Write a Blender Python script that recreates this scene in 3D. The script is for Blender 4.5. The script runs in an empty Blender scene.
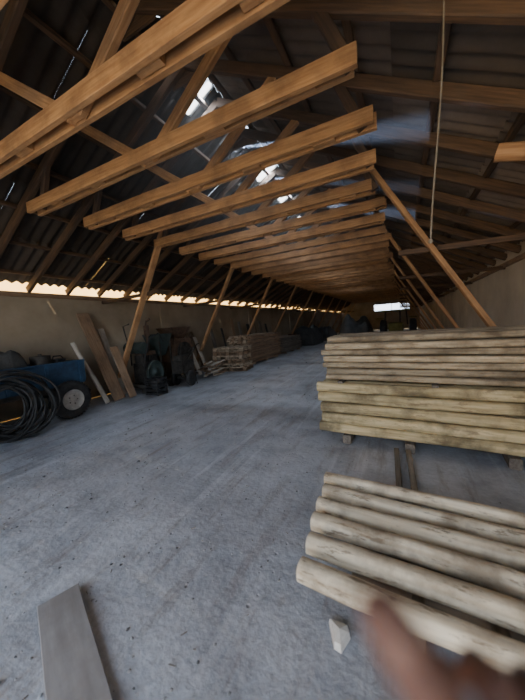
import bpy, math, random
from mathutils import Vector, Matrix, noise
random.seed(7)
R=random.uniform
H=1.55
XL,XR,YN,YF=-7.1,2.1,-3.0,38.0
XC=-2.5

# ------------------------------------------------------------------ mesh builder
class MB:
    def __init__(s): s.v=[];s.f=[];s.m=[];s.s=[];s.g=[];s.r=[]
    def add(s,vs,fs,mat=0,smooth=False,grain=None,rnd=None):
        o=len(s.v); rnd=R(0,1) if rnd is None else rnd
        s.v+= [tuple(v) for v in vs]; s.r+=[rnd]*len(vs)
        if grain is None: grain=[tuple(v) for v in vs]
        k=rnd*37.0
        s.g+=[(g[0]+k,g[1]+k*.37,g[2]+k*.71) for g in grain]
        for f in fs:
            s.f.append([i+o for i in f]); s.m.append(mat); s.s.append(smooth)
    def prism(s,p1,p2,prof,up=(0,0,1),mat=0,smooth=False,segs=1,scale=None,wob=0,rnd=None,endmat=None):
        p1=Vector(p1);p2=Vector(p2);d=p2-p1;L=d.length;d.normalize()
        u=Vector(up)
        if abs(u.dot(d))>.98:u=Vector((1,0,0))
        x=d.cross(u).normalized();y=x.cross(d).normalized()
        n=len(prof);vs=[];gr=[];ph=R(0,50)
        for i in range(segs+1):
            t=i/segs;c=p1.lerp(p2,t)
            if wob and segs>1:
                c=c+x*wob*noise.noise(Vector((t*2+ph,0,0)))+y*wob*noise.noise(Vector((t*2,ph,0)))
            sc=1 if scale is None else scale[0]+(scale[1]-scale[0])*t
            if wob: sc*=1+.10*noise.noise(Vector((t*5,ph,3)))
            for a,b in prof:
                vs.append(c+x*a*sc+y*b*sc);gr.append((t*L,a,b))
        fs=[]
        for i in range(segs):
            for j in range(n):
                k=(j+1)%n
                fs.append([i*n+j,i*n+k,(i+1)*n+k,(i+1)*n+j])
        rr=R(0,1) if rnd is None else rnd
        s.add(vs,fs,mat,smooth,gr,rr)
        em=mat if endmat is None else endmat
        s.add(vs[:n],[list(range(n))[::-1]],em,False,gr[:n],rr)
        s.add(vs[-n:],[list(range(n))],em,False,gr[-n:],rr)
    def beam(s,p1,p2,w,h,mat=0,up=(0,0,1),rnd=None,ch=.12,endmat=None,segs=1,wob=0):
        a,b=w/2,h/2;c=min(w,h)*ch
        prof=[(-a+c,-b),(a-c,-b),(a,-b+c),(a,b-c),(a-c,b),(-a+c,b),(-a,b-c),(-a,-b+c)]
        s.prism(p1,p2,prof,up,mat,False,segs,None,wob,rnd,endmat)
    def box(s,c,size,mat=0,rz=0,rnd=None,ch=.04):
        c=Vector(c);d=Vector((math.cos(rz),math.sin(rz),0))*size[0]/2
        s.beam(c-d,c+d,size[1],size[2],mat,rnd=rnd,ch=ch)
    def cyl(s,p1,p2,r,r2=None,n=16,mat=0,segs=1,wob=0,smooth=True,rnd=None,endmat=None,sq=1.0,rot=0,up=(0,0,1)):
        prof=[]
        for i in range(n):
            t=2*math.pi*i/n
            x,y=math.cos(t),math.sin(t)
            x=math.copysign(abs(x)**sq,x);y=math.copysign(abs(y)**sq,y)
            prof.append((r*(x*math.cos(rot)-y*math.sin(rot)),r*(x*math.sin(rot)+y*math.cos(rot))))
        s.prism(p1,p2,prof,up,mat,smooth,segs,(1,1 if r2 is None else r2/r),wob,rnd,endmat)
    def lathe(s,c,axis,prof,n=24,mat=0,smooth=True,rnd=None):
        c=Vector(c);ax=Vector(axis).normalized()
        u=Vector((0,0,1)) if abs(ax.z)<.9 else Vector((1,0,0))
        x=ax.cross(u).normalized();y=ax.cross(x)
        vs=[];fs=[]
        for (r,h) in prof:
            for j in range(n):
                t=2*math.pi*j/n;vs.append(c+ax*h+(x*math.cos(t)+y*math.sin(t))*r)
        for i in range(len(prof)-1):
            for j in range(n):
                k=(j+1)%n;fs.append([i*n+j,i*n+k,(i+1)*n+k,(i+1)*n+j])
        s.add(vs,fs,mat,smooth,None,rnd)
    def sphere(s,c,r,mat=0,n=12,sc=(1,1,1),lump=0,rnd=None):
        vs=[];fs=[];c=Vector(c);m=n//2+1;ph=R(0,99)
        for i in range(m+1):
            a=math.pi*i/m
            for j in range(n):
                b=2*math.pi*j/n
                d=Vector((math.sin(a)*math.cos(b),math.sin(a)*math.sin(b),math.cos(a)))
                k=1+lump*noise.noise(d*2+Vector((ph,0,0)))
                vs.append(c+Vector((d.x*sc[0],d.y*sc[1],d.z*sc[2]))*r*k)
        for i in range(m):
            for j in range(n):
                k=(j+1)%n;fs.append([i*n+j,(i+1)*n+j,(i+1)*n+k,i*n+k])
        s.add(vs,fs,mat,True,None,rnd)
    def tube(s,pts,r,mat=0,n=8,rnd=None,closed=False):
        pts=[Vector(p) for p in pts];N=len(pts);vs=[];fs=[];gr=[]
        for i,p in enumerate(pts):
            a=pts[(i-1)%N] if (closed or i>0) else p
            b=pts[(i+1)%N] if (closed or i<N-1) else p
            d=(b-a).normalized();u=Vector((0,0,1)) if abs(d.z)<.95 else Vector((1,0,0))
            x=d.cross(u).normalized();y=x.cross(d)
            for j in range(n):
                t=2*math.pi*j/n;vs.append(p+(x*math.cos(t)+y*math.sin(t))*r);gr.append((i*.05,t*.01,0))
        for i in range(N if closed else N-1):
            for j in range(n):
                k=(j+1)%n;q=((i+1)%N)*n
                fs.append([i*n+j,i*n+k,q+k,q+j])
        s.add(vs,fs,mat,True,gr,rnd)
    def scale_about(s,p,k):
        s.v=[(p[0]+(v[0]-p[0])*k[0],p[1]+(v[1]-p[1])*k[1],p[2]+(v[2]-p[2])*k[2]) for v in s.v]
    def mesh(s,name,mats):
        me=bpy.data.meshes.new(name)
        me.from_pydata(s.v,[],s.f);
        for m in mats: me.materials.append(m)
        me.polygons.foreach_set('material_index',s.m)
        me.polygons.foreach_set('use_smooth',s.s)
        a=me.attributes.new('grain','FLOAT_VECTOR','POINT');a.data.foreach_set('vector',[x for g in s.g for x in g])
        a=me.attributes.new('rnd','FLOAT','POINT');a.data.foreach_set('value',s.r)
        me.update();return me
    def obj(s,name,mats,parent=None,loc=(0,0,0)):
        o=bpy.data.objects.new(name,s.mesh(name,mats));bpy.context.collection.objects.link(o)
        o.location=loc
        if parent:o.parent=parent
        return o

# ------------------------------------------------------------------ materials
def newmat(name):
    m=bpy.data.materials.new(name);m.use_nodes=True
    nt=m.node_tree;b=nt.nodes['Principled BSDF'];return m,nt,b
def N(nt,t,**kw):
    n=nt.nodes.new(t)
    for k,v in kw.items():
        if k in n.inputs: n.inputs[k].default_value=v
        else: setattr(n,k,v)
    return n
def ramp(nt,fac,stops):
    r=nt.nodes.new('ShaderNodeValToRGB');e=r.color_ramp.elements
    while len(e)<len(stops): e.new(.5)
    for i,(p,c) in enumerate(stops): e[i].position=p;e[i].color=(*c,1)
    nt.links.new(fac,r.inputs[0]);return r.outputs[0]
def mixc(nt,fac,a,b,mode='MIX'):
    m=nt.nodes.new('ShaderNodeMix');m.data_type='RGBA';m.blend_type=mode
    for i,x in ((0,fac),(6,a),(7,b)):
        if hasattr(x,'links'): nt.links.new(x,m.inputs[i])
        else: m.inputs[i].default_value=x if i==0 else (*x,1)
    return m.outputs[2]
def wood(name,dark,light,rough=.8,stain=(.06,.045,.035),stainamt=.5,gs=(2,30,30),var=.5,bark=0):
    m,nt,b=newmat(name);L=nt.links.new
    at=N(nt,'ShaderNodeAttribute',attribute_name='grain')
    mp=nt.nodes.new('ShaderNodeMapping');mp.inputs['Scale'].default_value=gs;L(at.outputs['Vector'],mp.inputs[0])
    n1=N(nt,'ShaderNodeTexNoise',Scale=1.6,Detail=5);L(mp.outputs[0],n1.inputs['Vector'])
    col=ramp(nt,n1.outputs[0],[(.3,dark),(.65,light)])
    n2=N(nt,'ShaderNodeTexNoise',Scale=2.6,Detail=8,Roughness=.65);L(at.outputs['Vector'],n2.inputs['Vector'])
    st=ramp(nt,n2.outputs[0],[(.46,(0,0,0)),(.64,(stainamt,)*3)])
    col=mixc(nt,st,col,stain)
    if bark:
        mp3=nt.nodes.new('ShaderNodeMapping');mp3.inputs['Scale'].default_value=(3,14,14);L(at.outputs['Vector'],mp3.inputs[0])
        n3=N(nt,'ShaderNodeTexNoise',Scale=1.6,Detail=9,Roughness=.7);L(mp3.outputs[0],n3.inputs['Vector'])
        bk=ramp(nt,n3.outputs[0],[(.56,(0,0,0)),(.62,(bark,)*3)])
        col=mixc(nt,bk,col,(.15,.10,.06))
    ar=N(nt,'ShaderNodeAttribute',attribute_name='rnd')
    mr=nt.nodes.new('ShaderNodeMapRange');mr.inputs[3].default_value=1-var*.5;mr.inputs[4].default_value=1+var*.5;L(ar.outputs['Fac'],mr.inputs[0])
    hs=nt.nodes.new('ShaderNodeHueSaturation');L(mr.outputs[0],hs.inputs['Value']);L(col,hs.inputs['Color'])
    L(hs.outputs[0],b.inputs['Base Color']);b.inputs['Roughness'].default_value=rough
    bp=N(nt,'ShaderNodeBump',Strength=.5,Distance=.004);L(n1.outputs[0],bp.inputs['Height']);L(bp.outputs[0],b.inputs['Normal'])
    return m
def grimy(name,c1,c2,scale=5,rough=.8,metal=0,bump=.3,bd=.01,var=.3):
    m,nt,b=newmat(name);L=nt.links.new
    tc=nt.nodes.new('ShaderNodeTexCoord')
    n1=N(nt,'ShaderNodeTexNoise',Scale=scale,Detail=8,Roughness=.65);L(tc.outputs['Object'],n1.inputs['Vector'])
    col=ramp(nt,n1.outputs[0],[(.35,c1),(.65,c2)])
    ar=N(nt,'ShaderNodeAttribute',attribute_name='rnd')
    mr=nt.nodes.new('ShaderNodeMapRange');mr.inputs[3].default_value=1-var*.5;mr.inputs[4].default_value=1+var*.5;L(ar.outputs['Fac'],mr.inputs[0])
    hs=nt.nodes.new('ShaderNodeHueSaturation');L(mr.outputs[0],hs.inputs['Value']);L(col,hs.inputs['Color'])
    L(hs.outputs[0],b.inputs['Base Color']);b.inputs['Roughness'].default_value=rough;b.inputs['Metallic'].default_value=metal
    bp=N(nt,'ShaderNodeBump',Strength=bump,Distance=bd);L(n1.outputs[0],bp.inputs['Height']);L(bp.outputs[0],b.inputs['Normal'])
    return m

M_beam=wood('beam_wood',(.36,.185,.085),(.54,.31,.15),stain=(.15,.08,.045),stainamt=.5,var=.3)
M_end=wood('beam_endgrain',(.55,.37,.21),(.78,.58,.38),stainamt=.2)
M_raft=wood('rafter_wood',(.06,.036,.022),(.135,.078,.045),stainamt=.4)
M_rail=wood('rail_wood_yellow',(.38,.30,.155),(.66,.55,.33),stain=(.14,.11,.06),stainamt=.85,gs=(1.5,22,22),var=.55,bark=.6)
M_tan=wood('rail_wood_tan',(.28,.22,.145),(.52,.43,.30),stain=(.11,.08,.05),stainamt=.8,gs=(1.5,25,25),var=.7,bark=.6)
M_pole=wood('pole_wood_pale',(.52,.435,.31),(.92,.84,.67),stain=(.25,.19,.13),stainamt=.8,gs=(1.2,18,18),var=.25,bark=.75)
M_grey=wood('weathered_wood',(.13,.11,.09),(.26,.225,.19),stainamt=.4)
M_pale=wood('pale_board',(.42,.37,.31),(.62,.56,.48),stainamt=.3)
M_brown=wood('brown_board',(.22,.135,.08),(.36,.24,.15),stainamt=.4)
M_floorboard=wood('dusty_board',(.26,.25,.25),(.35,.34,.345),stain=(.19,.175,.17),stainamt=.5,gs=(2,14,14))
M_blue=grimy('blue_paint',(.015,.04,.085),(.03,.085,.165),6,.7)
M_rub=grimy('rubber',(.012,.012,.013),(.035,.034,.034),12,.75)
M_rim=grimy('wheel_rim_paint',(.34,.33,.31),(.58,.56,.52),9,.6)
M_iron=grimy('dirty_iron',(.02,.018,.016),(.085,.075,.065),9,.65,.3)
M_rust=grimy('rusty_steel',(.06,.033,.02),(.13,.078,.048),10,.8)
M_tarp=grimy('dark_tarp',(.02,.022,.024),(.06,.06,.06),3,.7,bump=.6,bd=.05)
M_ytarp=grimy('mustard_cloth',(.10,.085,.02),(.2,.17,.05),4,.9)
M_sack=grimy('sackcloth',(.16,.13,.1),(.3,.26,.2),8,.95)
M_black=grimy('black_plastic',(.012,.012,.013),(.03,.03,.032),8,.45)
M_stone=grimy('rubble',(.12,.12,.125),(.36,.37,.39),7,.95,var=.8)
M_white=grimy('plaster_white',(.66,.64,.60),(.86,.85,.82),14,.9)
M_straw=grimy('straw_chips',(.13,.11,.09),(.30,.27,.23),10,.9,var=.8)
M_green2=grimy('dark_green_paint',(.02,.032,.03),(.05,.07,.065),6,.6)

def sheetmat(name,a,b_):
    m,nt,b=newmat(name);L=nt.links.new
    tc=nt.nodes.new('ShaderNodeTexCoord')
    n1=N(nt,'ShaderNodeTexNoise',Scale=1.3,Detail=9,Roughness=.7);L(tc.outputs['Object'],n1.inputs['Vector'])
    col=ramp(nt,n1.outputs[0],[(.3,a),(.7,b_)])
    ar=N(nt,'ShaderNodeAttribute',attribute_name='rnd')
    mr=nt.nodes.new('ShaderNodeMapRange');mr.inputs[3].default_value=.6;mr.inputs[4].default_value=1.35;L(ar.outputs['Fac'],mr.inputs[0])
    hs=nt.nodes.new('ShaderNodeHueSaturation');L(mr.outputs[0],hs.inputs['Value']);L(col,hs.inputs['Color'])
    L(hs.outputs[0],b.inputs['Base Color']);b.inputs['Roughness'].default_value=.9
    return m
M_sheetL=sheetmat('asbestos_sheet_shaded',(.034,.027,.022),(.08,.064,.053))  # same sheeting both sides; shade of the left slope put into darker colour
M_sheetR=sheetmat('asbestos_sheet_lit',(.10,.078,.062),(.195,.156,.128))  # lighter copy, light on the right slope put into the colour

def plaster(name,a,b_,dirt):
    m,nt,b=newmat(name);L=nt.links.new
    tc=nt.nodes.new('ShaderNodeTexCoord')
    n1=N(nt,'ShaderNodeTexNoise',Scale=.9,Detail=10,Roughness=.6);L(tc.outputs['Object'],n1.inputs['Vector'])
    col=ramp(nt,n1.outputs[0],[(.35,a),(.65,b_)])
    sx=nt.nodes.new('ShaderNodeSeparateXYZ');L(tc.outputs['Object'],sx.inputs[0])
    ad=N(nt,'ShaderNodeMath',operation='ADD');L(sx.outputs['Z'],ad.inputs[0])
    mm=N(nt,'ShaderNodeMath',operation='MULTIPLY');L(n1.outputs[0],mm.inputs[0]);mm.inputs[1].default_value=1.2;L(mm.outputs[0],ad.inputs[1])
    d=ramp(nt,ad.outputs[0],[(.7,(.8,.8,.8)),(1.0,(0,0,0))])
    col=mixc(nt,d,col,dirt)
    L(col,b.inputs['Base Color']);b.inputs['Roughness'].default_value=.95
    bp=N(nt,'ShaderNodeBump',Strength=.4,Distance=.02);L(n1.outputs[0],bp.inputs['Height']);L(bp.outputs[0],b.inputs['Normal'])
    return m
M_wall=plaster('old_plaster_shaded',(.27,.215,.15),(.42,.345,.25),(.13,.11,.085))  # darker plaster copy, shade of the left side put into the colour
M_wallR=plaster('old_plaster_lit',(.44,.39,.31),(.62,.55,.45),(.28,.24,.19))  # lighter plaster copy, light on the right wall put into the colour

def floormat():
    m,nt,b=newmat('dusty_concrete');L=nt.links.new
    tc=nt.nodes.new('ShaderNodeTexCoord');V=tc.outputs['Object']
    def nz(s,d=8,r=.6,v=None):
        n=N(nt,'ShaderNodeTexNoise',Scale=s,Detail=d,Roughness=r);L(v or V,n.inputs['Vector']);return n.outputs[0]
    big=nz(.5,6);mid=nz(2.2,7,.55);fine=nz(26,5,.6)
    col=ramp(nt,big,[(.3,(.33,.36,.42)),(.7,(.53,.56,.625))])
    c2=ramp(nt,mid,[(.30,(.72,.72,.73)),(.52,(1,1,1)),(.8,(1.12,1.12,1.11))])
    col=mixc(nt,1.0,col,c2,'MULTIPLY')
    c3=ramp(nt,fine,[(.35,(.88,.88,.88)),(.6,(1,1,1)),(.75,(1.08,1.08,1.08))])
    col=mixc(nt,1.0,col,c3,'MULTIPLY')
    vo=N(nt,'ShaderNodeTexVoronoi',Scale=9.0);L(V,vo.inputs['Vector'])
    pit=ramp(nt,vo.outputs['Distance'],[(.04,(1,1,1)),(.12,(0,0,0))])
    sel=ramp(nt,nz(1.6,4,.5),[(.48,(0,0,0)),(.56,(1,1,1))])
    pm=mixc(nt,1.0,pit,sel,'MULTIPLY')
    col=mixc(nt,pm,col,(.17,.16,.165))
    mp=nt.nodes.new('ShaderNodeMapping');mp.inputs['Rotation'].default_value=(0,0,.5);mp.inputs['Scale'].default_value=(4,.6,1);L(V,mp.inputs[0])
    tf=ramp(nt,nz(1.3,9,.72,mp.outputs[0]),[(.52,(0,0,0)),(.66,(.65,.65,.65))])
    col=mixc(nt,tf,col,(.23,.205,.195))
    mp2=nt.nodes.new('ShaderNodeMapping');mp2.inputs['Rotation'].default_value=(0,0,-.25);mp2.inputs['Scale'].default_value=(6,.35,1);L(V,mp2.inputs[0])
    tg=ramp(nt,nz(1.1,6,.6,mp2.outputs[0]),[(.56,(0,0,0)),(.68,(.4,.4,.4))])
    col=mixc(nt,tg,col,(.66,.69,.75))
    L(col,b.inputs['Base Color']);b.inputs['Roughness'].default_value=.82
    h1=N(nt,'ShaderNodeMath',operation='MULTIPLY_ADD');L(fine,h1.inputs[0]);h1.inputs[1].default_value=.16;L(mid,h1.inputs[2])
    h2=N(nt,'ShaderNodeMath',operation='MULTIPLY_ADD');L(pm,h2.inputs[0]);h2.inputs[1].default_value=-.35;L(h1.outputs[0],h2.inputs[2])
    bp=N(nt,'ShaderNodeBump',Strength=.8,Distance=.05);L(h2.outputs[0],bp.inputs['Height']);L(bp.outputs[0],b.inputs['Normal'])
    return m
M_floor=floormat()

# ------------------------------------------------------------------ shell
mb=MB()
nx,ny=150,340
ys=[YN-1.5+ (i/ny)**1.6*(YF-YN+1.5) for i in range(ny+1)]
vs=[]
for y in ys:
    for i in range(nx+1):
        x=XL+(XR-XL)*i/nx
        z=.012*noise.noise(Vector((x*1.7,y*1.7,0)))+.007*noise.noise(Vector((x*5,y*5,3)))+.003*noise.noise(Vector((x*13,y*13,7)))
        vs.append((x,y,z-.008))
fs=[[j*(nx+1)+i,j*(nx+1)+i+1,(j+1)*(nx+1)+i+1,(j+1)*(nx+1)+i] for j in range(ny) for i in range(nx)]
mb.add(vs,fs,0,True);mb.obj('floor',[M_floor])
M_out=grimy('dry_ground',(.35,.29,.18),(.5,.43,.3),2,.95)
mb=MB();mb.add([(-60,-60,-.06),(60,-60,-.06),(60,90,-.06),(-60,90,-.06)],[[0,1,2,3]]);mb.obj('ground_outside',[M_out])

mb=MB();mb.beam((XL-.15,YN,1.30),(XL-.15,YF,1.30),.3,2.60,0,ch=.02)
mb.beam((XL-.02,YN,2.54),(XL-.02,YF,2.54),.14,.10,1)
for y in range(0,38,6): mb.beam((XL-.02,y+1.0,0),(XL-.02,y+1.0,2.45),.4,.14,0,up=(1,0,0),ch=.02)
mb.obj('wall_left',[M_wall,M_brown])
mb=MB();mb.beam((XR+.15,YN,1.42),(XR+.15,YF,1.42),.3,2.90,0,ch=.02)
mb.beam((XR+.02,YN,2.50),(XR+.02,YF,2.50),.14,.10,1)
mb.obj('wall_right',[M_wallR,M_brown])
def rz(x): return 2.78+(min(x-XL,XR-x))*.533
mb=MB()
wx0,wx1,wz0,wz1=-2.9,1.1,2.35,3.15
P=lambda x,z:(x,YF,z)
mb.add([P(XL,0),P(XR,0),P(XR,wz0),P(XL,wz0)],[[0,1,2,3]])
mb.add([P(XL,wz0),P(wx0,wz0),P(wx0,rz(wx0)),P(XL,rz(XL))],[[0,1,2,3]])
mb.add([P(wx1,wz0),P(XR,wz0),P(XR,rz(XR)),P(wx1,rz(wx1))],[[0,1,2,3]])
mb.add([P(wx0,wz1),P(wx1,wz1),P(wx1,rz(wx1)),P(XC,rz(XC)),P(wx0,rz(wx0))],[[0,1,2,3,4]])
o=mb.obj('wall_far',[M_wall]);sm=o.modifiers.new('s','SOLIDIFY');sm.thickness=.2
mb=MB()
for x in (wx0,(wx0+wx1)/2,wx1): mb.beam((x,YF-.05,wz0),(x,YF-.05,wz1),.06,.06)
for z in (wz0,wz1): mb.beam((wx0,YF-.05,z),(wx1,YF-.05,z),.06,.06)
mb.obj('window_1',[M_brown])
dx0,dz=-4.4,4.0
mb=MB();P=lambda x,z:(x,YN,z)  # unseen gable closure, added to block light and darken the left side
mb.add([P(XL,0),P(dx0,0),P(dx0,rz(dx0)),P(XL,rz(XL))],[[0,1,2,3]])
xr_=XR-(dz-2.78)/.533
mb.add([P(dx0,dz),P(xr_,dz),P(XC,rz(XC)),P(dx0,rz(dx0))],[[0,1,2,3]])
o=mb.obj('wall_near_blocker',[M_wall]);sm=o.modifiers.new('s','SOLIDIFY');sm.thickness=.2

def roofside(name,sign,mat,holes):
    mb=MB();T=.177;dy=T/6
    half=(XR-XL)/2
    bounds=[-.02,1.0,2.0,3.0,4.0,half]
    ncol=int((YF+.2-YN)/dy)
    for r in range(5):
        a,b=bounds[r],bounds[r+1]+(.12 if r<4 else 0)
        c=0
        while c<ncol:
            c1=min(c+36,ncol)
            segs=[(c,c1)]
            if r==4 and holes:
                segs=[];cur=c
                for k in range(c,c1+1):
                    yy=YN+k*dy
                    inh=any(h0<yy<h1 for h0,h1 in holes)
                    if inh:
                        if cur is not None and k>cur: segs.append((cur,k))
                        cur=None
                    elif cur is None: cur=k
                if cur is not None and cur<c1: segs.append((cur,c1))
            rn=R(0,1);tilt=R(-.008,.008)
            for (s0,s1) in segs:
                vs=[];n=s1-s0+1
                for k in range(s0,s1+1):
                    yy=YN+k*dy
                    w=.026*math.sin(2*math.pi*yy/T)
                    for q,dd in enumerate((a,b)):
                        x=XL+dd if sign>0 else XR-dd
                        z=2.80+dd*.533+w+.014*r+tilt*q-(.02 if q==1 else 0)
                        vs.append((x,yy,z))
                fs=[[2*i,2*i+2,2*i+3,2*i+1] for i in range(n-1)]
                mb.add(vs,fs,0,True,None,rn)
            c=c1
    return mb.obj(name,[mat])
holesL=[(3.0,3.06),(3.76,3.90),(4.82,5.06),(6.15,6.42),(7.55,7.82),(9.1,9.3),(11.2,11.5),(14,14.3),(18,18.3)]
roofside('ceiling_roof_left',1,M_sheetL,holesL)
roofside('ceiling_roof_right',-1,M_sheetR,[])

mb=MB()
def shz(x): return 2.78+min(x-XL,XR-x)*.533
for side in (0,1):
    for dd in (.35,1.05,1.75,2.45,3.15,3.85,4.4):
        x=XL+dd if side==0 else XR-dd
        y=YN
        while y<YF:
            y2=min(y+4.1,YF);z=shz(x)-.045
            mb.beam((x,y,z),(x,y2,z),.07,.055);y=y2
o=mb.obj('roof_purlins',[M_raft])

def truss(strut,seed,tieoff=0):
    random.seed(seed);mb=MB()
    zt=3.55;o=.13
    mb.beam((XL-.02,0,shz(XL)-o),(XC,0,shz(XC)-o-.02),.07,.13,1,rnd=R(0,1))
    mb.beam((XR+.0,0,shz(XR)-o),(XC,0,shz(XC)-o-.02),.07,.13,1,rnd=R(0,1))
    l=-4.85+R(-.08,.05);r=-.22+R(-.09,.09);dz=R(-.02,.02)
    for k in (-1,1):
        mb.beam((l+R(-.07,.07),k*.062,zt+dz),(r+R(-.07,.06),k*.062,zt+dz+R(-.03,.03)),.05,.155,0,ch=.06,endmat=2,segs=6,wob=.012)
    for x in (-4.3,-3.4,-2.5,-1.6,-.7): mb.beam((x-.12,0,zt+dz-.01),(x+.12,0,zt+dz-.01),.070,.12,0)
    for sx in (-1,1):
        xr=XC+sx*1.3
        mb.beam((XC+sx*.05,0,zt-.06),(xr,0,shz(xr)-.15),.066,.11,0)
        xr=XC+sx*1.45;xb=XC+sx*2.2
        mb.beam((xb,0,zt-.06),(xr+sx*.5,0,shz(xr+sx*.5)-.15),.066,.10,1)
        if strut:
            mb.beam((XC+sx*2.05,.0,shz(XC+sx*2.05)-.16),(XC+sx*4.4,.0,.0),.068,.15,0,up=(0,1,0),endmat=2)
    mb.box((XC,.05,shz(XC)-.25),(.5,.025,.22),1)
    if strut:
        mb.beam((-.0,.06,2.50),(XR-.01,.06,2.45),.05,.08,1)
        mb.beam((-5.0,.06,2.50),(XL+.01,.06,2.45),.05,.08,1)
    return mb.mesh('roof_truss',[M_beam,M_raft,M_end])
plain=[truss(False,11+i) for i in range(3)];withs=[truss(True,31+i) for i in range(2)]
for i in range(49):
    y=4.80+(i-8)*.78
    if y>YF-.3 or y<YN+.2: continue
    me=withs[(i//4)%2] if (i%4==0 and i>=8) else plain[i%3]
    ob=bpy.data.objects.new('roof_truss',me);bpy.context.collection.objects.link(ob);ob.location=(0,y,0)
random.seed(99)

mb=MB();mb.cyl((.80,3.30,2.93),(2.02,3.05,2.52),.07,.075,n=14,mat=0,segs=5,wob=.02,endmat=1)
mb.obj('log_brace',[M_beam,M_end])
mb=MB();pts=[]
for i in range(30):
    t=i/29;pts.append((.30-.085*t+.01*math.sin(t*5),2.36,3.58-1.52*t))
mb.tube(pts,.006,0,6);mb.sphere(pts[-1],.016,0,8)
mb.obj('hanging_cord',[M_sack])

# ------------------------------------------------------------------ timber stacks at right
DX=Vector((1,-.0725,0)).normalized();DY=Vector((.0725,1,0)).normalized()
mb=MB()
org=Vector((-.98,3.47,0))
for s in (.35,1.05,1.95):
    p=org+DX*s; mb.beam(p+Vector((0,0,.055)),p+DY*1.15+Vector((0,0,.055)),.10,.11,1)
z=.115
for lay in range(5):
    r=.064
    for k in range(8):
        s0=R(-.04,.06)+(.0 if lay<3 else .02);s1=2.85+R(-.1,.1)
        a=org+DY*(.07+k*.137+R(-.016,.012)+lay*.004)+Vector((0,0,z+r))
        mb.cyl(a+DX*s0,a+DX*s1+Vector((0,0,R(-.008,.008))),r*R(.90,1.02),r*R(.9,1.02),n=14,mat=0,segs=7,wob=.012,sq=.66,rot=R(-.08,.08),endmat=0)
    z+=.131
for s in (.3,1.3,2.3):
    p=org+DX*s+Vector((0,0,z+.012));mb.beam(p,p+DY*1.1,.06,.026,1)
z+=.028
for lay in range(7):
    r=.037
    for k in range(13):
        if lay==6 and R(0,1)<.3: continue
        s0=.08+R(-.035,.06);s1=2.8+R(-.1,.1)
        a=org+DY*(.09+k*.078+R(-.010,.008))+Vector((0,0,z+r))
        mb.cyl(a+DX*s0,a+DX*s1+Vector((0,0,R(-.006,.006))),r*R(.86,1.0),r*R(.86,1.0),n=10,mat=2,segs=6,wob=.008,sq=.66,rot=R(-.1,.1))
    z+=.078
mb.obj('timber_rail_stack',[M_rail,M_grey,M_tan])

mb=MB()
org=Vector((-.48,1.215,0))
for x in (.04,.33,.95):
    w=.085 if x!=.04 else .045
    mb.beam((x,.93,.045),(x+.05,2.28,.045),w,.09,1)
z=.09
for k in range(4):
    a=org+DY*(.25+k*.19)+Vector((0,0,z+.045))
    mb.cyl(a+DX*R(.15,.25),a+DX*2.45,.045,.045,n=14,mat=1,segs=7,wob=.015,endmat=1)  # dark wood on lower poles paints the shade seen between the top poles
for x in (.04,.35,.95):
    mb.beam((x,1.24,z+.055),(x+.04,2.15,z+.055),.06,.11,1)
z+=.11
for k in range(6):
    r=.053 if k<5 else .046
    a=org+DY*(.060+k*.182+R(-.006,.006)-(.005 if k==5 else 0))+Vector((0,0,z+r))-DX*(.034*k)
    mb.cyl(a+DX*R(-.03,.01),a+DX*2.55+Vector((0,R(-.02,.02),R(-.008,.008))),r*1.02,r*.98,n=20,mat=0,segs=11,wob=.022,sq=.80,rot=R(-.12,.12),endmat=0)
mb.obj('timber_pole_stack',[M_pole,M_grey])
mb=MB()
for x in (-.03,.09): mb.beam((x,2.36,.035),(x-.04,3.36,.035),.05,.06,0)
mb.obj('timber_bearers',[M_grey])

mb=MB();mb.beam((-1.87,.785,.016),(-.15,.12,.016),.205,.026,0,ch=.1,segs=8,wob=.008);mb.obj('loose_board',[M_floorboard])
mb=MB();c=Vector((-.30,1.22,0))
top=[(-.065,.06),(.035,.065),(.05,.025),(.02,-.055),(-.015,-.05)]
vs=[c+Vector((x,y,.0)) for x,y in top]+[c+Vector((x*.85,y*.85,.035)) for i,(x,y) in enumerate(top)]+[c+Vector((0,.01,.05))]
fs=[[i,(i+1)%5,5+(i+1)%5,5+i] for i in range(5)]+[[5+i,5+(i+1)%5,10] for i in range(5)]
mb.add(vs,fs,0);mb.obj('plaster_chunk',[M_white])
mb=MB()
for i in range(1700):
    u=R(0,1)**2
    y=.4+u*14;x=R(-6,-.6) if y<5 else R(-6,1)
    if i%4==0: x=-3.2+R(-.5,.5)*1.2+.25*(y-3);y=R(2.2,6)
    r=R(.003,.009)*(1+.08*y)*(2.2 if R(0,1)<.05 else 1)
    if R(0,1)<.85: mb.sphere((x,y,r*.25),r,0,6,(1,R(.6,1.3),.5),.5)
    else:
        a=R(0,6.28);l=R(.01,.04);mb.beam((x,y,.004),(x+l*math.cos(a),y+l*math.sin(a),.006),.005,.004,1)
mb.obj('floor_debris',[M_stone,M_straw])

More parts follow.
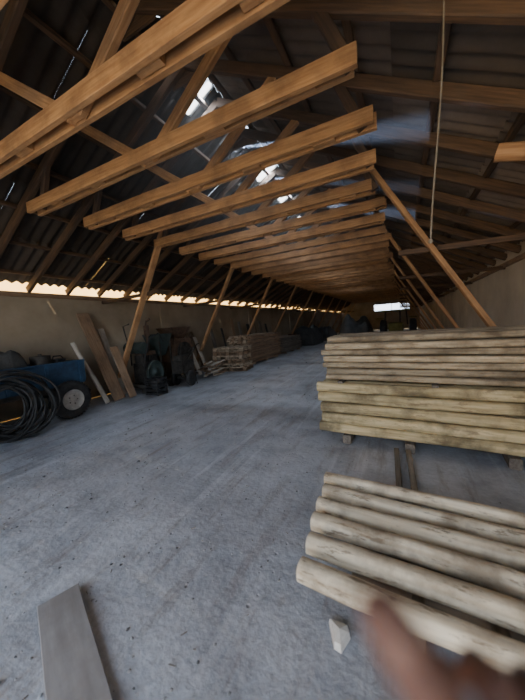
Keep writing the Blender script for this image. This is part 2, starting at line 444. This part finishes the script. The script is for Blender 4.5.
# ------------------------------------------------------------------ left side: trailer
mb=MB()
x0,x1,y0,y1=-6.75,-5.95,.9,3.5
mb.box(((x0+x1)/2,(y0+y1)/2,.66),(x1-x0,y1-y0,.05),0)
mb.box((x1,(y0+y1)/2,.88),(.035,y1-y0,.42),0);mb.box((x0,(y0+y1)/2,.88),(.035,y1-y0,.42),0)
mb.box(((x0+x1)/2,y0,.88),(x1-x0,.035,.42),0);mb.box(((x0+x1)/2,y1,.88),(x1-x0,.035,.42),0)
for y in (1.0,1.6,2.2,2.8,3.4): mb.box((x1+.03,y,.88),(.04,.05,.44),0)
mb.beam((x1+.02,y0,1.09),(x1+.02,y1,1.09),.06,.04,0)
for x in (x0+.12,x1-.12): mb.beam((x,y0-.4,.58),(x,y1,.58),.06,.10,1)
mb.cyl((x0-.0,3.10,.37),(x1+.18,3.10,.37),.035,mat=1)
mb.cyl((x0-.0,1.35,.37),(x1+.18,1.35,.37),.035,mat=1)
mb.beam(((x0+x1)/2,y1,.55),((x0+x1)/2,y1+.3,.35),.06,.06,1)
for y in (3.10,1.35):
    for x in (x0+.12,x1-.12): mb.box((x,y,.47),(.05,.3,.14),1)
    wc=(x1+.05,y,.365)
    pr=[(.20,-.0),(.235,-.0),(.30,-.015),(.345,.015),(.362,.05),(.362,.13),(.345,.165),(.30,.195),(.235,.18),(.20,.18)]
    mb.lathe(wc,(1,0,0),pr,36,2)
    for k in range(36):
        a=k*math.pi/18;mb.beam((x1+.09,y+.362*math.cos(a),.365+.362*math.sin(a)),(x1+.19,y+.362*math.cos(a+.06),.365+.362*math.sin(a+.06)),.022,.018,2,up=(0,math.cos(a),math.sin(a)))
    mb.lathe(wc,(1,0,0),[(.225,.02),(.228,.17),(.215,.18),(.20,.14),(.13,.12),(.10,.155),(.06,.16),(.055,.20),(.0,.205)],30,3)
    for k in range(5):
        a=k*2*math.pi/5;mb.cyl((x1+.19,y+.08*math.cos(a),.365+.08*math.sin(a)),(x1+.22,y+.08*math.cos(a),.365+.08*math.sin(a)),.012,n=6,mat=1,smooth=False)
mb.obj('farm_trailer',[M_blue,M_iron,M_rub,M_rim])
def heap(name,c,sx,sy,h,mats,n=26,seed=1):
    mb=MB();vs=[];fs=[]
    for j in range(n+1):
        for i in range(n+1):
            u=i/n*2-1;v=j/n*2-1
            e=max(abs(u),abs(v))
            k=(1-e**6)**.6 if e<1 else 0
            z=h*k*(.8+.35*noise.noise(Vector((u*1.7+seed,v*1.7,seed))))+.06*h*noise.noise(Vector((u*6,v*6,seed)))*k
            vs.append((c[0]+u*sx+.03*noise.noise(Vector((v*4,seed,0))),c[1]+v*sy,c[2]+max(z,0)))
    fs=[[j*(n+1)+i,j*(n+1)+i+1,(j+1)*(n+1)+i+1,(j+1)*(n+1)+i] for j in range(n) for i in range(n)]
    mb.add(vs,fs,0,True);return mb.obj(name,mats)
heap('tarpaulin_bundle',(-6.35,2.0,.70),.32,.65,.85,[M_tarp],seed=3)
mb=MB();c=(-6.3,2.90,.69)
mb.lathe(c,(0,0,1),[(.0,0),(.17,0),(.17,.02),(.165,.2),(.172,.21),(.172,.23),(.165,.24),(.165,.52),(.17,.54),(.17,.56),(.03,.57),(.03,.6),(0,.6)],24,0)
mb.obj('oil_can',[M_iron])
mb=MB()
mb.beam((-6.42,3.27,.70),(-6.42,3.27,1.15),.2,.26,0);mb.tube([(-6.42,3.17,1.15),(-6.42,3.19,1.21),(-6.42,3.33,1.21),(-6.42,3.37,1.15)],.012,0)
mb.obj('jerry_can',[M_black])

mb=MB()
for k in range(20):
    cx=-5.50+.012*k-R(0,.05);cy=1.98+R(-.12,.14);r0=R(.32,.56);ph=R(0,6)
    pts=[]
    for i in range(44):
        t=2*math.pi*i/44
        rr=r0*(1+.05*math.sin(2*t+ph))
        y=cy+rr*math.cos(t);z=rr*math.sin(t)*.98+.56
        z=max(z,.03+.015*(k%4));x=cx-.16*(z-.45)+.03*math.sin(3*t+ph)
        pts.append((x,y,z))
    mb.tube(pts,.018,0,8,closed=True)
mb.obj('hose_coil',[M_rub])

mb=MB();mb.cyl((-6.10,4.03,.02),(-6.42,3.60,1.46),.055,.045,n=12,mat=0,segs=5,wob=.015,sq=.8);mb.obj('leaning_pole',[M_pale])
mb=MB();mb.beam((-6.13,4.36,.01),(-6.98,4.22,2.14),.30,.04,0,up=(1,0,.3),segs=4,wob=.01);mb.obj('leaning_plank',[M_brown])
mb=MB();mb.beam((-5.98,4.62,.01),(-6.35,4.50,1.28),.20,.035,0,up=(1,0,.3));mb.obj('leaning_plank',[M_brown])
mb=MB();mb.beam((-6.5,4.75,.01),(-6.95,4.62,1.75),.16,.03,0,up=(1,0,.3));mb.obj('leaning_plank',[M_pale])

def machine(x,y,k=(1,1,1)):
    mb=MB()
    for dx in (-.3,.3): mb.beam((x+dx,y-.5,.12),(x+dx,y+.5,.12),.08,.1,0)
    for dy in (-.45,0,.45): mb.beam((x-.35,y+dy,.15),(x+.35,y+dy,.15),.06,.07,0)
    for dx in (-.3,.3):
        for dy in (-.45,.45): mb.box((x+dx,y+dy,.04),(.12,.12,.08),0)
    mb.box((x,y-.05,.42),(.42,.5,.45),0)
    for q in range(6): mb.box((x,y-.25+q*.08,.72),(.36,.02,.2),0)
    mb.box((x,y-.05,.86),(.3,.4,.08),1)
    mb.lathe((x+.24,y-.05,.42),(1,0,0),[(.0,0),(.06,0),(.06,.04),(.22,.02),(.24,-.01),(.27,-.01),(.27,.07),(.24,.07),(.22,.05),(.06,.06),(.06,.09),(0,.09)],30,2)
    mb.cyl((x-.05,y+.1,.9),(x-.05,y+.1,1.5),.035,mat=1);mb.cyl((x-.05,y+.1,1.25),(x-.05,y+.1,1.5),.07,mat=1)
    mb.tube([(x-.05,y+.1,1.5),(x-.05,y+.12,1.6),(x+.02,y+.2,1.66)],.03,1)
    mb.cyl((x-.3,y-.35,1.0),(x+.3,y-.35,1.0),.13,mat=2)
    for dx in (-.2,.2): mb.beam((x+dx,y-.35,.6),(x+dx,y-.35,.95),.03,.03,0)
    b=[(-.12,-.12),(.12,-.12),(.12,.12),(-.12,.12)];t=[(-.3,-.25),(.3,-.25),(.3,.25),(-.3,.25)]
    mb.add([(x+p,y+.42+q,.75) for p,q in b]+[(x+p,y+.42+q,1.28) for p,q in t],[[0,1,5,4],[1,2,6,5],[2,3,7,6],[3,0,4,7],[0,3,2,1]],2)
    for p,q in ((-.25,-.2),(.25,-.2),(.25,.2),(-.25,.2)): mb.beam((x+p,y+.42+q,0.0),(x+p*.95,y+.42+q*.95,1.1),.035,.035,0)
    mb.tube([(x+.3,y+.3,1.1),(x+.36,y+.1,1.3),(x+.34,y-.2,1.2),(x+.33,y-.4,.8),(x+.36,y-.5,.3)],.018,3)
    mb.tube([(x-.2,y-.4,1.1),(x-.25,y-.45,1.5),(x-.2,y-.3,1.55)],.015,0)
    mb.scale_about((x,y,0),k)
    return mb.obj('stationary_engine',[M_iron,M_rust,M_green2,M_rub])
machine(-6.30,5.45,(1.1,1.0,1.18))
mb=MB();x,y=-6.5,6.75
mb.box((x,y,.95),(.7,.8,.75),0)
for p in (-.33,.33):
    for q in (-.38,.38): mb.beam((x+p,y+q,0),(x+p,y+q,1.35),.06,.06,0)
mb.lathe((x+.36,y,.9),(1,0,0),[(.0,0),(.05,0),(.05,.05),(.26,.03),(.29,0),(.31,0),(.31,.05),(.29,.05),(.26,.05),(.05,.07),(0,.07)],28,1)
mb.tube([(x+.43,y,.9),(x+.5,y,.9),(x+.5,y+.2,1.0),(x+.6,y+.2,1.0)],.015,1)
b=[(-.2,-.2),(.2,-.2),(.2,.2),(-.2,.2)];t=[(-.34,-.42),(.34,-.42),(.34,.42),(-.34,.42)]
mb.add([(x+p,y+q,1.3) for p,q in b]+[(x+p,y+q,1.68) for p,q in t],[[0,1,5,4],[1,2,6,5],[2,3,7,6],[3,0,4,7]],0)
mb.beam((x+.3,y-.1,.5),(x+.62,y-.1,.25),.6,.03,0)
mb.obj('winnowing_machine',[M_rust,M_iron])
mb=MB();cx,cy=-5.55,4.98
for z in (.04,.13,.22,.31,.40): 
    for (a,b) in (((-.2,-.15),(.2,-.15)),((.2,-.15),(.2,.15)),((.2,.15),(-.2,.15)),((-.2,.15),(-.2,-.15))):
        mb.beam((cx+a[0],cy+a[1],z),(cx+b[0],cy+b[1],z),.015,.055,0)
for p,q in ((-.2,-.15),(.2,-.15),(.2,.15),(-.2,.15)): mb.beam((cx+p,cy+q,0.005),(cx+p,cy+q,.44),.03,.03,0)
mb.box((cx,cy,.02),(.4,.3,.02),0);mb.sphere((cx,cy,.25),.17,1,10,(1,.8,.9),.5)
mb.obj('plastic_crate',[M_black,M_tarp])
def tiller(x,y,k):
    mb=MB()
    mb.lathe((x+.2,y,.22),(1,0,0),[(.12,0),(.2,0),(.22,.03),(.22,.08),(.2,.11),(.12,.11),(.0,.08)],24,1)
    mb.lathe((x-.35,y,.22),(1,0,0),[(.12,0),(.2,0),(.22,.03),(.22,.08),(.2,.11),(.12,.11),(.0,.08)],24,1)
    mb.cyl((x-.3,y,.22),(x+.28,y,.22),.03,mat=0)
    mb.box((x,y,.55),(.38,.6,.36),2);mb.box((x,y-.05,.80),(.3,.4,.14),0)
    for dx in (-.16,.16): mb.tube([(x+dx,y-.1,.6),(x+dx*1.3,y+.2,.9),(x+dx*1.8,y+.4,1.15),(x+dx*1.8,y+.5,1.15)],.018,0)
    for q in range(5): mb.beam((x-.2+q*.1,y+.3,.3),(x-.2+q*.1,y+.38,.0),.02,.03,0)
    mb.beam((x,y+.2,.35),(x,y+.42,.3),.5,.05,0)
    mb.scale_about((x,y,0),k)
    mb.obj('walk_behind_tiller',[M_iron,M_rub,M_iron])
tiller(-5.55,6.0,(1,.8,1.0))
for i,(y,xb,h,w,m) in enumerate([(7.34,-6.3,1.35,.16,M_brown),(7.52,-6.2,1.15,.18,M_pale),(7.70,-6.4,1.7,.14,M_brown),(7.88,-6.15,1.3,.16,M_pale),(8.02,-6.4,1.5,.12,M_brown)]):
    mb=MB();mb.beam((xb,y,.01),(xb-.45,y-.05,h),w,.03,0,up=(1,0,.3));mb.obj('scrap_board',[m])
mb=MB()
for i in range(36):
    a=R(-.5,.5);y=7.15+R(0,.5);x=-5.55+R(-.3,.25);l=R(.3,.45);z=.03+.024*(i//2)
    mb.beam((x-l*math.sin(a)*.6,y-l*.5,z),(x+l*math.sin(a)*.6,y+l*.5,z+R(0,.08)),R(.05,.12),.025,i%2)
mb.obj('scrap_wood_pile',[M_brown,M_pale])

def pallet(mb,c,z,rzr,m):
    d=Vector((math.cos(rzr),math.sin(rzr),0));e=Vector((-math.sin(rzr),math.cos(rzr),0));c=Vector(c)
    for s in (-.36,0,.36):
        for q in (-.52,0,.52): p=c+d*q+e*s+Vector((0,0,z+.06));mb.beam(p-d*.06,p+d*.06,.09,.075,m)
        p=c+e*s+Vector((0,0,z+.012));mb.beam(p-d*.6,p+d*.6,.09,.02,m)
        p=c+e*s+Vector((0,0,z+.107));mb.beam(p-d*.6,p+d*.6,.09,.018,m)
    for k in range(7):
        p=c+d*(-.54+k*.18)+Vector((0,0,z+.127));mb.beam(p-e*.4,p+e*.4,.11,.02,m)
M_pal=wood('pallet_wood',(.36,.27,.18),(.58,.46,.33),stainamt=.4)
mb=MB()
for k in range(6): pallet(mb,(-5.55+R(-.04,.04),8.62+R(-.04,.04),0),k*.142,.15+R(-.08,.08),k%2)
mb.obj('pallet_stack',[M_brown,M_pal])
def boardstack(name,x,y0,y1,nl,nw,mats):
    mb=MB()
    for y in (y0+.4,(y0+y1)/2,y1-.4): mb.beam((x-.5,y,.04),(x+.5,y,.04),.08,.08,0)
    z=.08
    for l in range(nl):
        if l%3==2:
            for y in (y0+.4,(y0+y1)/2,y1-.4): mb.beam((x-.5,y,z+.012),(x+.5,y,z+.012),.04,.024,1)
            z+=.025
        for k in range(nw):
            xx=x-.5+(k+.5)/nw;mb.beam((xx,y0+R(-.1,.15),z+.024),(xx+R(-.01,.01),y1+R(-.2,.1),z+.024),1/nw*.92,.045,k%2)
        z+=.048
    return mb.obj(name,mats)
boardstack('board_stack',-5.8,9.5,12.6,20,6,[M_pal,M_brown])
boardstack('board_stack',-5.9,13.2,16.2,14,6,[M_brown,M_grey])
heap('tarp_covered_pile',(-6.0,19.2,0),.9,1.3,1.4,[M_tarp],seed=5)
heap('tarp_covered_pile',(-5.9,23.2,0),1.0,1.6,1.2,[M_tarp],seed=9)
for (x,y) in ((-6.3,17.1),(-5.6,21.1),(-6.3,21.1)):
    mb=MB();mb.lathe((x,y,0),(0,0,1),[(0,0),(.29,0),(.3,.02),(.285,.04),(.285,.28),(.3,.3),(.285,.32),(.285,.58),(.3,.6),(.285,.62),(.285,.84),(.3,.87),(.28,.88),(.28,.86),(0,.86)],24,0)
    mb.obj('oil_drum',[M_rust])
mb=MB()
for k in range(9):
    y=9.3+k*.75;mb.beam((-6.62,y,.02),(-6.98,y+R(-.1,.2),R(1.5,2.1)),R(.1,.4),.03,k%3,up=(1,0,.3))
mb.obj('leaning_scrap',[M_grey,M_tarp,M_brown])

def tractor(x,y):
    mb=MB()
    for sx in (-.75,.65):
        mb.lathe((x+sx,y,.7),(1,0,0),[(.35,0),(.62,-.02),(.7,.03),(.7,.25),(.62,.3),(.35,.28),(.1,.2),(0,.2)],32,1)
        mb.lathe((x+sx*.8,y-1.7,.42),(1,0,0),[(.2,0),(.38,0),(.42,.03),(.42,.15),(.38,.18),(.2,.16),(0,.12)],28,1)
    mb.box((x,y-1.2,.95),(.6,1.5,.6),2);mb.box((x,y-.1,.85),(.7,1.0,.5),0)
    for sx in (-.75,.75): mb.box((x+sx*1.05,y,1.48),(.35,1.2,.05),2)
    for p in (-.55,.55):
        for q in (-.35,.6): mb.beam((x+p,y+q,1.1),(x+p*.9,y+q,1.85),.05,.05,0)
    mb.box((x,y+.12,1.86),(1.3,1.2,.08),2)
    mb.cyl((x+.2,y-1.2,1.25),(x+.2,y-1.2,1.8),.035,mat=0)
    mb.cyl((x-.8,y-1.7,.42),(x+.8,y-1.7,.42),.04,mat=0);mb.cyl((x-.8,y,.7),(x+.8,y,.7),.06,mat=0)
    return mb.obj('old_tractor',[M_iron,M_rub,M_ytarp])
tractor(-.2,16.5)
heap('tarp_covered_pile',(-2.2,16.0,0),.9,1.2,1.75,[M_tarp],seed=14)

# ------------------------------------------------------------------ skylights and added light helpers
m,nt,b=newmat('skylight_diffuser')  # translucent diffuser added in the ridge holes to glow and stop sun patches
nt.nodes.remove(b);tr=N(nt,'ShaderNodeBsdfTranslucent',Color=(.95,.97,1,1));nt.links.new(tr.outputs[0],nt.nodes['Material Output'].inputs[0])
mb=MB()
for a,b_ in holesL:
    mb.add([(-3.0,a-.05,5.02),(-3.0,b_+.05,5.02),(-2.5,b_+.05,5.27),(-2.5,a-.05,5.27)],[[0,1,2,3]])
mb.obj('skylight_diffusers',[m])
M_ochre=grimy('eave_glow_ochre',(.88,.52,.16),(.95,.66,.25),1.2,.95)  # golden eave light put into this colour
mb=MB();mb.beam((-10.2,YN-20,2.6),(-10.2,YF+60,2.6),.3,5.2,0);mb.obj('eave_glow_backdrop',[M_ochre])  # added sunlit backdrop, makes the eave gap glow golden
# added haze volume standing in for lens-smear streaks under the ridge
m,nt,b=newmat('streak_haze_volume');nt.nodes.remove(b)
vsn=N(nt,'ShaderNodeVolumeScatter',Density=.05,Anisotropy=.2);nt.links.new(vsn.outputs[0],nt.nodes['Material Output'].inputs['Volume'])
mb=MB();ya,yb=2.2,9.6
sec=[(-4.3,3.25),(0.3,3.25),(0.3,rz(0.3)-.05),(XC,rz(XC)-.05),(-4.3,rz(-4.3)-.05)]
mb.add([(x,ya,z) for x,z in sec]+[(x,yb,z) for x,z in sec],[[0,1,2,3,4],[9,8,7,6,5]]+[[i,5+i,5+(i+1)%5,(i+1)%5] for i in range(5)])
mb.obj('streak_haze',[m])

# ------------------------------------------------------------------ photographer's hand
def capsule(mb,p,q,r1,r2):
    mb.cyl(p,q,r1,r2,n=16);mb.sphere(p,r1,n=16);mb.sphere(q,r2,n=16)
Rv=Vector((.8954,.4407,0)).normalized();Fv=Vector((-.4407,.8954,0)).normalized()
tip=Vector((-.010,.107,1.436))
ct,st_=math.cos(.42),math.sin(.42)
def hp(r,z,n):
    r=r+.040;z=z-.172
    r,z=r*ct-z*st_,z*ct+r*st_*.25
    return tip+Rv*r+Vector((0,0,z))+Fv*(n-.016)
mb=MB()
chains=[
 [(-.030,.092,.0,.0118),(-.036,.130,.010,.0116),(-.039,.153,.015,.0108),(-.040,.168,.016,.0092)],
 [(-.009,.088,.0,.0105),(-.009,.108,.026,.0095),(-.009,.090,.046,.0088),(-.009,.072,.038,.0078)],
 [(.012,.083,-.001,.010),(.013,.096,.026,.009),(.013,.079,.044,.0083),(.013,.063,.036,.0075)],
 [(.031,.074,-.003,.009),(.033,.084,.020,.008),(.033,.070,.035,.0073),(.033,.057,.029,.0065)],
 [(-.028,.030,.006,.014),(-.047,.055,.020,.0115),(-.042,.078,.036,.0100),(-.030,.090,.046,.0085)]]
for ch in chains:
    for a,b_ in zip(ch,ch[1:]): capsule(mb,hp(*a[:3]),hp(*b_[:3]),a[3],b_[3])
for ch in chains[:4]:
    k=ch[0];capsule(mb,hp(k[0]*.62,.015,.002),hp(*k[:3]),.0155,.0115)
capsule(mb,hp(-.028,.03,.006),hp(-.012,.004,.0),.015,.017)
capsule(mb,hp(-.010,.0,0),hp(.012,.0,0),.019,.019)
capsule(mb,hp(.0,.005,0),hp(.01,-.06,-.015),.023,.027)
capsule(mb,hp(.01,-.06,-.015),hp(.0,-.20,-.10),.027,.036)
ms,nt,b=newmat('skin');tc=nt.nodes.new('ShaderNodeTexCoord');n1=N(nt,'ShaderNodeTexNoise',Scale=60.0,Detail=4);nt.links.new(tc.outputs['Object'],n1.inputs['Vector'])
nt.links.new(ramp(nt,n1.outputs[0],[(.3,(.095,.045,.036)),(.7,(.15,.073,.055))]),b.inputs['Base Color']);b.inputs['Roughness'].default_value=.6
b.inputs['Subsurface Weight'].default_value=.1;b.inputs['Subsurface Scale'].default_value=.01
hand=mb.obj('human_hand',[ms])
rm=hand.modifiers.new('r','REMESH');rm.mode='VOXEL';rm.voxel_size=.0022;rm.use_smooth_shade=True
s_=hand.modifiers.new('s','SMOOTH');s_.factor=.5;s_.iterations=4
mb=MB();mb.sphere(hp(-.0395,.163,.007),.0062,0,12,(1,.5,1.25));mb.obj('fingernail',[grimy('nail',(.16,.085,.07),(.2,.11,.085),20,.45)],parent=hand)
mb=MB();mb.cyl(hp(.009,-.045,-.01),hp(-.01,-.26,-.135),.036,.052,n=24,segs=10,wob=.006);mb.obj('jacket_sleeve',[grimy('dark_fabric',(.03,.035,.05),(.06,.065,.08),40,.95)],parent=hand)

# ------------------------------------------------------------------ light
w=bpy.data.worlds.new('World');bpy.context.scene.world=w;w.use_nodes=True
bg=w.node_tree.nodes['Background'];bg.inputs[0].default_value=(.72,.84,1,1);bg.inputs[1].default_value=4.8
sd=bpy.data.lights.new('sun','SUN');sd.energy=22;sd.color=(1,.86,.62);sd.angle=.01
so=bpy.data.objects.new('sun',sd);bpy.context.collection.objects.link(so)
so.rotation_euler=Vector((-.75,.25,-.9)).to_track_quat('-Z','Y').to_euler()
def area(name,loc,sx,sy,e,col,d=(0,0,-1)):
    l=bpy.data.lights.new(name,'AREA');l.shape='RECTANGLE';l.size=sx;l.size_y=sy;l.energy=e;l.color=col
    o=bpy.data.objects.new(name,l);bpy.context.collection.objects.link(o);o.location=loc
    o.rotation_euler=Vector(d).to_track_quat('-Z','Y').to_euler();return o
for a,b_ in holesL[1:]:
    area('skylight_glow',(-2.72,(a+b_)/2,5.10),.20,(b_-a),40*(b_-a)/.3,(.76,.87,1))
for i,yy in enumerate((4.94,6.28,7.68)):
    l=bpy.data.lights.new('streak_spot','SPOT');l.energy=20000;l.spot_size=math.radians(5);l.spot_blend=.9;l.shadow_soft_size=.02;l.color=(.50,.66,1)  # added spots that draw the lens-smear streaks, separate from the sun
    o=bpy.data.objects.new('streak_spot',l);bpy.context.collection.objects.link(o);o.location=(-2.6,yy,4.93)
    o.rotation_euler=Vector((1.95,-1.06,-1.05)).to_track_quat('-Z','Y').to_euler()

# ------------------------------------------------------------------ camera from vanishing directions
f=278.0
Yc=Vector((137.5,-34,f)).normalized()
Xc=-Vector((-560,14,f)).normalized()
Xc=(Xc-Yc*Xc.dot(Yc)).normalized()
Uc=Yc.cross(Xc).normalized()
if Uc.y>0: Uc=-Uc
right=Vector((Xc.x,Yc.x,Uc.x));down=Vector((Xc.y,Yc.y,Uc.y));fwd=Vector((Xc.z,Yc.z,Uc.z))
up=-down;back=-fwd
cd=bpy.data.cameras.new('camera');cam=bpy.data.objects.new('camera',cd);bpy.context.collection.objects.link(cam)
cam.matrix_world=Matrix(((right.x,up.x,back.x,0),(right.y,up.y,back.y,0),(right.z,up.z,back.z,H),(0,0,0,1)))
cd.sensor_fit='HORIZONTAL';cd.sensor_width=36;cd.lens=36*f/525;cd.clip_start=.01;cd.clip_end=300
cd.dof.use_dof=True;cd.dof.focus_distance=3.2;cd.dof.aperture_fstop=1.5
bpy.context.scene.camera=cam
